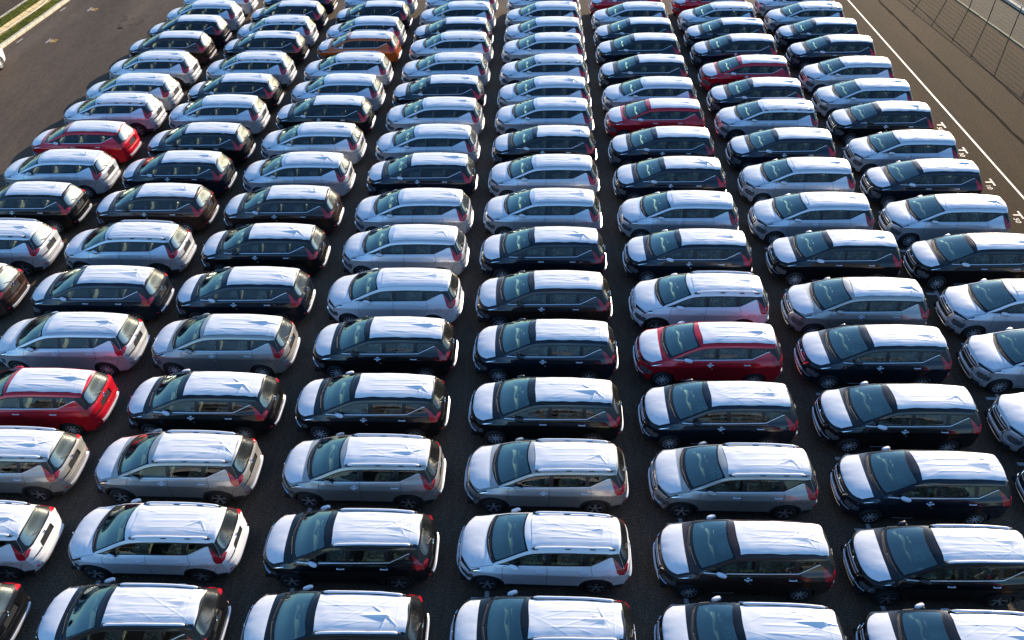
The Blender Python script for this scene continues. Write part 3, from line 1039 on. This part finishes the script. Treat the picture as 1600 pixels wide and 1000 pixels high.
# ------------------------------------------------------------------ prototype cars
def make_car(cross):
    root = bpy.data.objects.new("parked_car", None)
    COL.objects.link(root)
    P = lambda name, me, m, parent=root, paintable=False: link(name, me, parent, m, paintable)
    def painted(name, me, parent=root):
        o = link(name, me, parent, PAINT['W'], True)
        o['paint'] = 1
        return o
    # painted shell
    left_b, right_b = side_part(cross, 'body', -1), side_part(cross, 'body', 1)
    painted("body", merge_meshes("body", [left_b, right_b, top_part('body')]))
    painted("roof", top_part('roof'))
    hood = painted("hood", top_part('hood'))
    fb = painted("front_bumper", merge_meshes("front_bumper", [top_part('front_bumper')] + [side_part(cross, 'front_bumper', s) for s in (-1, 1) if 'front_bumper' in SIDE[cross][1]]))
    rb = painted("rear_bumper", merge_meshes("rear_bumper", [top_part('rear_bumper')] + [side_part(cross, 'rear_bumper', s) for s in (-1, 1)]))
    tg = painted("tailgate", top_part('tailgate'))
    P("shut_line", merge_meshes("shut_line", [side_part(cross, 'gap', -1), side_part(cross, 'gap', 1), top_part('gap')]), M['gap'])
    P("windshield", top_part('windshield'), M['windshield'])
    P("windshield_border", top_part('windshield_border'), M['black_gloss'])
    P("cowl", top_part('cowl'), M['black_plastic'])
    rw = P("rear_window", top_part('rear_window'), M['rear_glass'])
    P("rear_window_border", top_part('rear_window_border'), M['black_gloss'])
    P("plate_recess", top_part('plate_recess'), M['black_plastic'], tg)
    gr = P("grille", merge_meshes("grille", [top_part('grille'), top_part('air_intake')]), M['black_plastic'])
    P("grille_bar", join_strips("grille_bar", [([(4.85, -.50), (4.8, 0), (4.85, .50)], .035, .012), ([(4.15, -.50), (4.1, 0), (4.15, .50)], .03, .010)]), M['silver_trim'], gr)
    for s in (-1, 1):
        P("chrome_shield", join_strips("chrome_shield", [([(5.30, s * .66), (4.8, s * .60), (3.9, s * .57), (3.0, s * .56), (2.3, s * .62), (1.9, s * .78), (1.8, s * .93)], .035, .016)]), M['chrome'], fb)
    P("emblem", emblem_mesh(5.0, -1), M['chrome'], gr)
    for it in (([(2.3, -.60), (2.25, 0), (2.3, .60)], .085, .03), ([(.7, -.62), (.65, 0), (.7, .62)], .07, .02)):
        P("lower_garnish", join_strips("lower_garnish", [it]), M['silver_trim'], fb)
    P("rear_garnish", join_strips("rear_garnish", [([(28.25, -.76), (28.25, -.4), (28.25, 0), (28.25, .4), (28.25, .76)], .095, .035)]), M['silver_trim'], rb)
    for s in (-1, 1):
        P("rear_reflector", join_strips("rear_reflector", [([(28.15, s * .86), (28.1, s * .95)], .05, .01)]), M['lamp_red'], rb)
    P("emblem", emblem_mesh(23.95, 1), M['chrome'], tg)
    lt = text_mesh("XPANDER", .075, .004)
    w = max(v.co.x for v in lt.vertices)
    for v in lt.vertices:      # lay the letters on the tailgate, read from behind
        yy = -.66 + v.co.x
        pz = .80 + v.co.y
        uq = np.interp(pz, [.77, .86], [26, 25])
        px = float(ribbon(uq, yy / .8)[0])
        v.co = (px + .006 + v.co.z, yy, pz)
    P("lettering", lt, M['letter'], tg)
    for s in (-1, 1):
        for pn in 'abcd':
            P("window", side_part(cross, 'window_' + pn, s), M['side_glass'])
        P("window_trim", side_part(cross, 'window_trim', s), M['black_gloss'])
        P("belt_moulding", side_part(cross, 'belt_moulding', s), M['silver_trim'])
        P("hood_moulding", side_part(cross, 'hood_moulding', s), M['chrome'])
        P("cladding", side_part(cross, 'cladding', s), M['black_plastic'])
        P("tail_light", merge_meshes("tail_light", [side_part(cross, 'tail_light', s), half(top_part('tail_light'), s)]), M['lamp_red'])
        P("headlight", merge_meshes("headlight", [side_part(cross, 'headlight', s), half(top_part('headlight'), s)]), M['lamp_clear'])
        P("side_lamp", merge_meshes("side_lamp", [side_part(cross, 'side_lamp', s), half(top_part('side_lamp'), s)]), M['black_gloss'])
        fd = painted("door", side_part(cross, 'door_front', s))
        rd = painted("door", side_part(cross, 'door_rear', s))
        P("door_handle", handle_mesh(s, -.02, 1.0), M['sticker'], fd)
        P("door_handle", handle_mesh(s, 1.08, 1.01), M['sticker'], rd)
        for q in ((-.02, 1.04, .075, .035), (-.03, .955, .07, .04), (.05, .84, .04, .045)):
            P("sticker", sticker_mesh(s, [q], "sticker"), M['sticker'], fd)
        mr = P("wing_mirror", mirror_mesh(s), M['mirror_film'])
        P("mirror_base", mirror_base_mesh(s), M['black_plastic'], mr)
        if not cross:
            o = P("sill_film", sticker_mesh(s, [(-.74 + .11 * i, .30, .1101, .035) for i in range(5)], "sill_film"), M['sticker'], fd)
        if cross:
            r_ = P("roof_rail", rail_mesh(s), M['mirror_film'])
            for u in (14.15, 15.9, 17.4, 18.85):
                P("rail_foot", rail_foot_mesh(s, u), M['black_plastic'], r_)
        for cx in (XF, XR):
            wh = P("wheel", TYRE, M['rubber'])
            wh.location = (cx, s * .745, RT)
            rm = link("rim", RIM['double' if cross else 'multi'], wh)
            if s > 0:
                wh.rotation_euler.z = math.pi
    for st_ in ([(10.5, -.78), (10.7, -.45), (10.6, -.06)], [(10.62, -.02), (10.7, .35), (10.5, .72)]):
        P("wiper", wiper_mesh(st_), M['black_plastic'])
    P("wiper", wiper_mesh([(22.9, .0), (22.5, -.25), (22.3, -.42)], .010), M['black_plastic'], rw)
    P("underbody", underbody_mesh(), M['under'])
    P("cabin_lining", lining_mesh(), M['lining'])
    ds = P("dashboard", dashboard_mesh(), M['dash'])
    P("steering_wheel", steering_mesh(), M['black_plastic'], ds)
    for x, yy, w in ((-.30, -.36, .50), (-.30, .36, .50), (.66, -.33, .60), (.66, .33, .60), (1.30, -.30, .56), (1.30, .30, .56)):
        sobj = P("seat", SEATS[(w, x)], M['seat'])
        sobj.location.y = yy * .95
        P("headrest", HEADS[x], M['seat'], sobj)
    return root

def half(me, s):
    """keep the faces on one side (y sign s)"""
    V = [v.co[:] for v in me.vertices]
    cn = [None] * len(V)
    for l, c in zip(me.loops, me.corner_normals):
        cn[l.vertex_index] = c.vector[:]
    F = [tuple(p.vertices) for p in me.polygons if p.center.y * s > 0]
    idx = sorted({i for f in F for i in f}); mp = {a: b for b, a in enumerate(idx)}
    out = bpy.data.meshes.new(me.name)
    out.from_pydata([V[i] for i in idx], [], [tuple(mp[i] for i in f) for f in F])
    out.polygons.foreach_set("use_smooth", [True] * len(F))
    out.normals_split_custom_set_from_vertices([cn[i] for i in idx])
    return out

TYRE = tyre_mesh()
RIM = {'multi': rim_mesh('multi'), 'double': rim_mesh('double')}
SEATS = {(w, x): seat_mesh(w, x) for w, x in ((.50, -.30), (.60, .66), (.56, 1.30))}
HEADS = {x: headrest_mesh(x) for x in (-.30, .66, 1.30)}
PROTO = {False: make_car(False), True: make_car(True)}
ROOF_FILMS = [roof_film_mesh(s) for s in (3, 8, 15, 21, 34, 47, 52, 66, 71, 85, 90, 104)]
HOOD_FILMS = [hood_film_mesh(s) for s in (5, 6, 7)]
for me in ROOF_FILMS + HOOD_FILMS:
    me.materials.append(M['film'])
def paper_mesh(kind):
    """sheet tucked behind the windshield"""
    L_ = []
    u0, t0, du, dt = (12.55, .42, .35, .20) if kind else (12.62, .30, .28, .16)
    q = np.array([(float(s_of(u)), t * TW) for u, t in ((u0, t0), (u0 + du * .9, t0 + .03), (u0 + du, t0 + dt), (u0 + .04, t0 + dt * .8))])
    P = map_rib(q) - normals(map_rib, q, 1) * .03
    return mesh_from("paper", P, [(0, 1, 2, 3)])
PAPERS = [paper_mesh(0), paper_mesh(1)]
for me in PAPERS:
    me.materials.append(M['paper'])

# ------------------------------------------------------------------ the rows of cars
# per column (-2 = leftmost) the cars from row k0 upward; capital letter = paint, '+' = roof rails and cladding
LOT = {
    -2: (4, "B S+ K S R S+ S S+ B N S S"),
    -1: (-1, "K+ W+ G+ R S N S+ B N K S K S+ K S+ N N"),
    0: (-1, "K+ W+ G+ K G N K B S S K S S+ O+ S N S"),
    1: (-1, "K+ K+ G+ K K W S S N S S N S+ S+ N S S"),
    2: (-1, "K+ W+ G+ K N B N S S K S S S+ S S S S"),
    3: (-1, "K+ B G+ N R W+ N S N N R S N N N S R"),
    4: (-1, "K+ K+ N K N G K S S N S+ N R N N S+ R"),
    5: (1, "K S S S K S N S K S S N N S+ S"),
}
SPOTS = {   # car centres, from the front row of each column to the back
    -2: [(-20.42, 21.14), (-20.35, 23.68), (-20.41, 26.38), (-20.23, 28.96), (-20.28, 31.48), (-20.09, 34.21), (-20.02, 36.38), (-19.96, 39.04), (-19.95, 41.68), (-19.80, 44.02), (-19.65, 46.34), (-19.52, 48.80)],
    -1: [(-14.35, 9.13), (-14.57, 11.31), (-14.96, 13.74), (-15.09, 16.10), (-15.12, 18.60), (-15.17, 21.04), (-15.22, 23.68), (-15.18, 26.37), (-15.20, 28.95), (-15.06, 31.41), (-15.07, 34.14), (-15.00, 36.44), (-14.93, 39.03), (-14.86, 41.75), (-14.79, 43.99), (-14.71, 46.35), (-14.63, 48.80)],
    0: [(-9.43, 9.12), (-9.66, 11.39), (-9.92, 13.73), (-9.92, 16.08), (-10.09, 18.62), (-10.12, 21.10), (-10.11, 23.73), (-10.08, 26.33), (-10.08, 28.93), (-10.02, 31.52), (-10.04, 34.17), (-9.92, 36.52), (-9.85, 39.02), (-9.78, 41.83), (-9.77, 43.96), (-9.72, 46.34), (-9.72, 48.80)],
    1: [(-4.63, 9.07), (-4.66, 11.31), (-4.75, 13.72), (-4.87, 16.12), (-4.87, 18.65), (-4.91, 21.13), (-4.90, 23.74), (-4.88, 26.23), (-4.89, 28.96), (-4.92, 31.45), (-4.89, 34.08), (-4.91, 36.46), (-4.85, 39.10), (-4.80, 41.83), (-4.86, 43.90), (-4.84, 46.35), (-4.81, 48.81)],
    2: [(0.25, 9.09), (0.26, 11.36), (0.32, 13.70), (0.29, 16.09), (0.28, 18.65), (0.22, 21.12), (0.19, 23.72), (0.18, 26.35), (0.19, 28.94), (0.23, 31.43), (0.22, 34.11), (0.21, 36.42), (0.20, 39.01), (0.19, 41.74), (0.18, 43.99), (0.16, 46.36), (0.12, 48.82)],
    3: [(5.01, 9.06), (5.23, 11.32), (5.38, 13.67), (5.35, 16.05), (5.43, 18.61), (5.51, 21.09), (5.46, 23.71), (5.43, 26.26), (5.40, 28.89), (5.36, 31.42), (5.32, 34.10), (5.29, 36.42), (5.26, 39.02), (5.23, 41.75), (5.19, 44.00), (5.14, 46.37), (5.07, 48.84)],
    4: [(9.70, 9.03), (10.05, 11.24), (10.38, 13.64), (10.51, 16.06), (10.60, 18.61), (10.70, 21.00), (10.76, 23.75), (10.55, 26.27), (10.59, 28.89), (10.49, 31.41), (10.43, 34.10), (10.38, 36.42), (10.33, 39.02), (10.28, 41.76), (10.21, 44.01), (10.13, 46.39), (10.02, 48.86)],
    5: [(15.42, 13.61), (15.67, 16.00), (15.82, 18.56), (16.00, 21.02), (15.76, 23.65), (15.64, 26.22), (15.64, 28.84), (15.65, 31.32), (15.57, 34.01), (15.45, 36.38), (15.42, 38.94), (15.35, 41.68), (15.23, 44.05), (15.13, 46.50), (15.00, 48.89)],
}
SIZE = [0.955, 0.972, 0.987, 1.008, 1.022, 1.03, 1.026, 1.022, 1.018, 1.013, 1.01, 1.004, 0.998, 0.992, 0.981, 0.973, 0.97]
def spot(c, k):
    """near-side front wheel of a stall"""
    x, y = SPOTS[c][k - LOT[c][0]]
    return x - 1.38, y - .84

NAMES = {'W': "white", 'S': "silver", 'G': "dark grey", 'K': "black", 'N': "dark blue-grey", 'B': "brownish black", 'R': "red", 'O': "orange"}
COLN = {-2: "leftmost column", -1: "second column from the left", 0: "third column from the left", 1: "fourth column from the left",
        2: "fourth column from the right", 3: "third column from the right", 4: "second column from the right", 5: "rightmost column"}
ORD = ["front", "second", "third", "fourth", "fifth", "sixth", "seventh", "eighth", "ninth", "tenth", "eleventh", "twelfth", "thirteenth",
       "fourteenth", "fifteenth", "sixteenth", "farthest"]
rng = random.Random(11)

def copy_car(src, paintm, film_i, hood_i, paper, mirror_paint, no_sticker=False):
    r = src.copy(); COL.objects.link(r)
    def rec(o, par):
        if o.name.startswith('sticker') and no_sticker:
            return
        c = o.copy(); COL.objects.link(c); c.parent = par
        if 'paint' in c.keys():
            c.material_slots[0].material = paintm
            del c['paint']
        if c.name.startswith("wing_mirror") and mirror_paint:
            c.material_slots[0].link = 'OBJECT'
            c.material_slots[0].material = paintm
        for g in o.children:
            rec(g, c)
    for ch in src.children:
        rec(ch, r)
    link("roof_film", ROOF_FILMS[film_i], r)
    link("hood_film", HOOD_FILMS[hood_i], r)
    if paper is not None:
        link("paper", PAPERS[paper], r)
    return r

cars = {}
for c, (k0, s) in LOT.items():
    for i, code in enumerate(s.split()):
        cars[(c, k0 + i)] = code
for (c, k), code in cars.items():
    cross = code.endswith('+')
    col = code[0]
    dark = col in 'KNBRO'
    x, y = spot(c, k)
    car = copy_car(PROTO[cross], PAINT[col], rng.randrange(12), rng.randrange(3),
                   rng.choice([0, 1, None]) if k < 9 else None, (not dark) or rng.random() < .3, rng.random() < (.25 if dark else .6))
    car.location = (x + 1.38 + rng.uniform(-.015, .015), y + .84 + rng.uniform(-.02, .02), 0)
    car.rotation_euler.z = math.radians(rng.uniform(-.5, .5))
    car.scale = (SIZE[k + 1],) * 3
    colm = [cars[q] for q in cars if q[0] == c]
    same = [q for q in sorted(cars) if q[0] == c and cars[q][0] == col]
    kind = NAMES[col] + (" car with roof rails" if cross else " car")
    ks = sorted(q[1] for q in cars if q[0] == c)
    if len(same) == 1:
        lab = f"the only {NAMES[col]} car of the {COLN[c]}"
    else:
        place = ORD[ks.index(k)] if k != ks[-1] else "farthest"
        lab = f"{kind}, white roof film, {place} in {COLN[c]}"
    car['label'] = lab
    car['category'] = "car"
    car['group'] = "new cars parked in rows with white film on roofs"
for code, x, y, rz, lab in (('W', -29.86, 39.25, 90, "white car at the left edge, only its tail corner showing on the asphalt"),
                            ('K+', -35.6, 52.2, -86, "dark vehicle on the road beyond the grass verge, top left corner")):
    car = copy_car(PROTO[code.endswith('+')], PAINT[code[0]], 0, 0, None, True)
    car.location = (x, y, 0)
    car.rotation_euler.z = math.radians(rz)
    car['label'] = lab
    car['category'] = "car"
for p in PROTO.values():
    for o in list(p.children_recursive):
        bpy.data.objects.remove(o)
    bpy.data.objects.remove(p)

# ------------------------------------------------------------------ ground and markings
def sheet(name, pts, z, m, kind='structure', parent=None):
    me = mesh_from(name, [(x, y, z) for x, y in pts], [tuple(range(len(pts)))])
    if me.polygons[0].normal.z < 0:
        me.flip_normals()
    o = link(name, me, parent, m)
    if kind:
        o['kind'] = kind
    return o
def xline(x0, y0, x1, y1):
    return lambda y: x0 + (x1 - x0) * (y - y0) / (y1 - y0)
KERB_L = xline(-30.49, 43.15, -29.97, 50.87)
FENCE = xline(26.14, 50.09, 26.705, 45.70)
LINE = xline(20.22, 28.96, 19.24, 51.48)
Y0, Y1 = -6, 95
sheet("ground", [(-400, -300), (400, -300), (400, 600), (-400, 600)], -0.02, M['asphalt'])
sheet("asphalt_yard", [(KERB_L(Y0) + .2, Y0), (17.6, Y0), (17.6, Y1), (KERB_L(Y1) + .2, Y1)], 0, M['asphalt'])
sheet("brown_lane", [(17.6, Y0), (FENCE(Y0), Y0), (FENCE(Y1), Y1), (17.6, Y1)], 0, M['lane'])
sheet("soil_strip", [(FENCE(Y0) + .12, Y0), (FENCE(Y0) + 60, Y0), (FENCE(Y1) + 60, Y1), (FENCE(Y1) + .12, Y1)], -0.004, M['soil'])

def ribbon_strip(name, fx, w, y0, y1, z, m):
    return sheet(name, [(fx(y0) - w / 2, y0), (fx(y0) + w / 2, y0), (fx(y1) + w / 2, y1), (fx(y1) - w / 2, y1)], z, m)
ribbon_strip("lane_line", LINE, .095, 2, 75, .004, M['line_white'])
def wavy(name, fx, w, y0, y1, z, m, seed):
    rg = random.Random(seed)
    ys = np.arange(y0, y1, .7)
    L_, R_ = [], []
    for y in ys:
        d = rg.uniform(-.03, .03); ww = w * rg.uniform(.5, 1.3)
        L_.append((fx(y) + d - ww / 2, y, z)); R_.append((fx(y) + d + ww / 2, y, z))
    n = len(ys)
    me = mesh_from(name, L_ + R_, [(i, n + i, n + i + 1, i + 1) for i in range(n - 1)])
    if me.polygons[0].normal.z < 0:
        me.flip_normals()
    o = link(name, me, None, m)
    o['kind'] = 'structure'
wavy("tar_seam", xline(21.10, 51.5, 22.20, 33.69), .16, 20, 75, .004, M['seam'], 1)
wavy("tar_seam", xline(23.08, 51.5, 23.84, 39.08), .09, 20, 75, .004, M['seam'], 2)
sheet("tarmac_patch", [(19.60, 37.05), (20.16, 37.08), (20.17, 35.66), (19.60, 35.62)], .0025, M['patch'])

# stall T marks in the gaps between the columns
def t_mark(name, x, y, m, bar=.5, stem=.34, w=.11, rot=0.0):
    me = MB()
    me.add([(-w / 2, -bar / 2, 0), (w / 2, -bar / 2, 0), (w / 2, bar / 2, 0), (-w / 2, bar / 2, 0)], [(0, 1, 2, 3)])
    me.add([(-stem - w / 2, -w / 2, 0), (-w / 2, -w / 2, 0), (-w / 2, w / 2, 0), (-stem - w / 2, w / 2, 0)], [(0, 1, 2, 3)])
    o = link(name, me.mesh(name), None, m)
    o.location = (x, y, .004)
    o.rotation_euler.z = rot
    o['kind'] = 'structure'
    return o
t0 = None
for (c, k) in cars:
    if k > 9:
        continue
    x, y = spot(c, k)
    if t0 is None:
        t0 = o = t_mark("parking_mark", 0, 0, M['mark_grey'])
    else:
        o = t0.copy(); COL.objects.link(o)
    o.location = (x + .02, y - .2, .004)
# numbered T marks along the right edge, read from the lane
for k, num in ((4, "40"), (5, "20"), (6, "30"), (7, "50"), (8, "10"), (9, "30"), (10, "50")):
    x, y = spot(5, k)
    xm = LINE(y) - .72
    o = t_mark("bay_mark", xm, y - .28, M['line_white'], .54, .26, .075)
    tm = text_mesh(num, .36, 0)
    t_ = link("bay_number", tm, None, M['line_white'])
    t_.scale = (1.0, .85, 1)
    t_.rotation_euler.z = -math.pi / 2
    t_.location = (xm - .40, y - .50, .005)
    t_['kind'] = 'structure'
# marks of the bays on the left edge
for i, (mx_, my_) in enumerate(((-30.0, 34.7), (-29.45, 39.3), (-28.30, 44.45), (-27.98, 49.3), (-27.6, 54.2))):
    o = t_mark("bay_mark", mx_ - .02, my_, M['line_white'], .62, .0 + .22, .12, math.pi)
    tm = text_mesh(("59", "57", "55", "53", "51")[i], .46, 0)
    t_ = link("bay_number", tm, None, M['line_yellow'])
    t_.rotation_euler.z = math.pi / 2 * -1
    t_.location = (mx_ + .14, my_ + .22, .005)
    t_['kind'] = 'structure'
    sheet("edge_dash", [(KERB_L(my_) + .30, my_ - .3), (KERB_L(my_) + .42, my_ - .3), (KERB_L(my_) + .48, my_ + .3), (KERB_L(my_) + .36, my_ + .3)], .004, M['line_white'])

def blot(name, x, y, rx, ry, m, seed, z=.003):
    rg = random.Random(seed)
    sheet(name, [(x + rx * math.cos(a) * rg.uniform(.6, 1.15), y + ry * math.sin(a) * rg.uniform(.6, 1.15)) for a in np.linspace(0, 2 * math.pi, 22)[:-1]], z, m)
blot("oil_stain", -24.92, 46.37, .20, .12, M['seam'], 2)
for i in range(18):
    rg2 = random.Random(100 + i)
    blot("asphalt_scar", -24.65 + rg2.uniform(-.8, .8), 47.5 + rg2.uniform(-1.0, 1.0), rg2.uniform(.05, .16), rg2.uniform(.05, .15), M['scar'], i, .003 + .0002 * i)

# ------------------------------------------------------------------ left verge: kerb, grass, drain channel, grass, kerb, road
def kerb_run(name, fx, w, h, y0, y1, step, m, label, cat, seed):
    rg = random.Random(seed)
    root = bpy.data.objects.new(name, None)
    COL.objects.link(root)
    root.location = (fx((y0 + y1) / 2), (y0 + y1) / 2, 0)
    root['label'] = label; root['category'] = cat
    y = y0
    me0 = None
    ang = math.atan2(-(fx(1) - fx(0)), 1)
    while y < y1:
        if me0 is None:
            mb = MB()
            l = step - .012
            b = .018
            V = [(-w / 2, -l / 2, -.03), (w / 2, -l / 2, -.03), (w / 2, l / 2, -.03), (-w / 2, l / 2, -.03),
                 (-w / 2, -l / 2, h - b), (w / 2, -l / 2, h - b), (w / 2, l / 2, h - b), (-w / 2, l / 2, h - b),
                 (-w / 2 + b, -l / 2 + .004, h), (w / 2 - b, -l / 2 + .004, h), (w / 2 - b, l / 2 - .004, h), (-w / 2 + b, l / 2 - .004, h)]
            F = [(0, 1, 5, 4), (1, 2, 6, 5), (2, 3, 7, 6), (3, 0, 4, 7), (4, 5, 9, 8), (5, 6, 10, 9), (6, 7, 11, 10), (7, 4, 8, 11), (8, 9, 10, 11)]
            mb.add(V, F)
            me0 = mb.mesh("kerb_stone"); me0.materials.append(m)
        o = bpy.data.objects.new("kerb_stone", me0)
        COL.objects.link(o)
        o.parent = root
        o.location = (fx(y + step / 2) + rg.uniform(-.008, .008) - root.location.x, y + step / 2 - root.location.y, rg.uniform(-.008, .006))
        o.rotation_euler.z = ang + math.radians(rg.uniform(-.5, .5))
        y += step
    return root
YA, YB = 36, 62
kerb_run("kerb", lambda y: KERB_L(y) - .11, .24, .15, YA, YB, 1.0, M['concrete'], "pale concrete kerb between dark asphalt and the grass verge", "kerb", 1)
kerb_run("kerb", lambda y: KERB_L(y) - 2.52, .20, .15, YA, YB, 1.0, M['concrete'], "pale concrete kerb on the far side of the grass verge, top left", "kerb", 2)
sheet("verge_soil", [(KERB_L(YA) - 2.42, YA), (KERB_L(YA) - .2, YA), (KERB_L(YB) - .2, YB), (KERB_L(YB) - 2.42, YB)], .085, M['soil'])
# drain channel of concrete slabs
ch = bpy.data.objects.new("drain_channel", None); COL.objects.link(ch)
ch.location = (KERB_L(49) - 1.26, 49, 0)
ch['label'] = "sandy concrete drain channel running between two grass strips, top left"; ch['category'] = "drain channel"
def channel_slab():
    pr = [(-.34, .06), (-.34, .15), (-.26, .155), (-.12, .125), (.12, .125), (.26, .155), (.34, .15), (.34, .06)]
    l = 1.18
    V = [(x, -l / 2, z) for x, z in pr] + [(x, l / 2, z) for x, z in pr]
    n = len(pr)
    F = [(i, i + 1, n + i + 1, n + i) for i in range(n - 1)] + [tuple(range(n - 1, -1, -1)), tuple(range(n, 2 * n))]
    me = mesh_from("slab", V, F); me.materials.append(M['sandstone'])
    return me
sl = channel_slab()
rg = random.Random(4)
y = YA
while y < YB:
    o = bpy.data.objects.new("slab", sl); COL.objects.link(o); o.parent = ch
    o.location = (KERB_L(y) - 1.26 + rg.uniform(-.012, .012) - ch.location.x, y - ch.location.y, rg.uniform(-.01, .01))
    o.rotation_euler.z = math.atan2(-(KERB_L(1) - KERB_L(0)), 1) + math.radians(rg.uniform(-.6, .6))
    y += 1.2
# pipe lying along the channel
mb = MB()
pp = []
for y in np.arange(YA + 4, YB, .8):
    d = .26 * math.sin((y - 44) * .42) + .05 * math.sin(y * 1.7)
    pp.append((KERB_L(y) - 1.16 + d, y, .20 + .012 * math.sin(y * 3)))
mb.tube(pp, .028, 7)
o = link("pipe", mb.mesh("pipe"), None, simple("pale_hose", (0.55, 0.45, 0.33), 0.5))
o['label'] = "thin pale pipe lying along the sandy drain channel"; o['category'] = "pipe"
# grass
def grass_mesh(strips, n, seed):
    rg = random.Random(seed)
    V, F = [], []
    for _ in range(n):
        y = rg.uniform(YA + 3, YB - 6)
        a, b = rg.choice(strips)
        x = KERB_L(y) + rg.uniform(a, b)
        hgt = rg.uniform(.04, .13) * (1.3 if rg.random() < .15 else 1)
        for _b in range(4):
            an = rg.uniform(0, 6.28); ln = hgt * rg.uniform(.5, 1.1)
            bx, by = x + rg.uniform(-.04, .04), y + rg.uniform(-.04, .04)
            w = rg.uniform(.010, .022)
            o = len(V)
            V += [(bx - w * math.sin(an), by + w * math.cos(an), .083), (bx + w * math.sin(an), by - w * math.cos(an), .083),
                  (bx + ln * math.cos(an), by + ln * math.sin(an), .083 + hgt)]
            F.append((o, o + 1, o + 2))
    return mesh_from("grass", V, F)
g = link("grass", grass_mesh([(-.90, -.22), (-2.38, -1.62)], 16000, 9), None, M['grass'])
g['kind'] = 'stuff'

# ------------------------------------------------------------------ right fence
fence = bpy.data.objects.new("wire_fence", None); COL.objects.link(fence)
FY = 47.5
fence.location = (FENCE(FY), FY, 0)
fence['label'] = "wire fence with dark posts and pale top rail on a low kerb, top right"; fence['category'] = "fence"
def fpart(name, me, m):
    o = link(name, me, fence, m)
    return o
fo = Vector((FENCE(FY), FY, 0))
FA, FB = 30.0, 70.0
pm = MB(); pm.tube([(0, 0, .0), (0, 0, 1.80)], .027, 8)
pme = pm.mesh("post"); pme.materials.append(M['post'])
yp = 50.09 - 2.2 * 9
posts = [31.6, 33.9, 36.2, 38.5, 40.8, 43.15, 45.70, 48.02, 50.09, 52.4, 54.7, 57, 59.3, 61.6]
for y in posts:
    o = bpy.data.objects.new("post", pme); COL.objects.link(o); o.parent = fence
    o.location = (FENCE(y) - fo.x, y - fo.y, 0)
for i in range(9):
    z = .16 + .19 * i
    mb = MB()
    mb.tube([(FENCE(FA) - fo.x + .035, FA - fo.y, z), (FENCE(FB) - fo.x + .035, FB - fo.y, z)], .007, 5)
    fpart("wire", mb.mesh("wire"), M['wire'])
mb = MB(); mb.tube([(FENCE(FA) - fo.x, FA - fo.y, 1.80), (FENCE(FB) - fo.x, FB - fo.y, 1.80)], .018, 6)
fpart("top_rail", mb.mesh("top_rail"), M['rail_white'])
kerb_run("kerb", lambda y: FENCE(y) + .0, .16, .045, 34, 62, 1.15, M['old_kerb'], "low concrete kerb under the wire fence at top right", "kerb", 3)
kerb_run("kerb", lambda y: FENCE(y) + 3.05, .26, .12, 40, 62, 1.15, M['concrete'], "pale concrete kerb beyond the wire fence, top right corner", "kerb", 5)
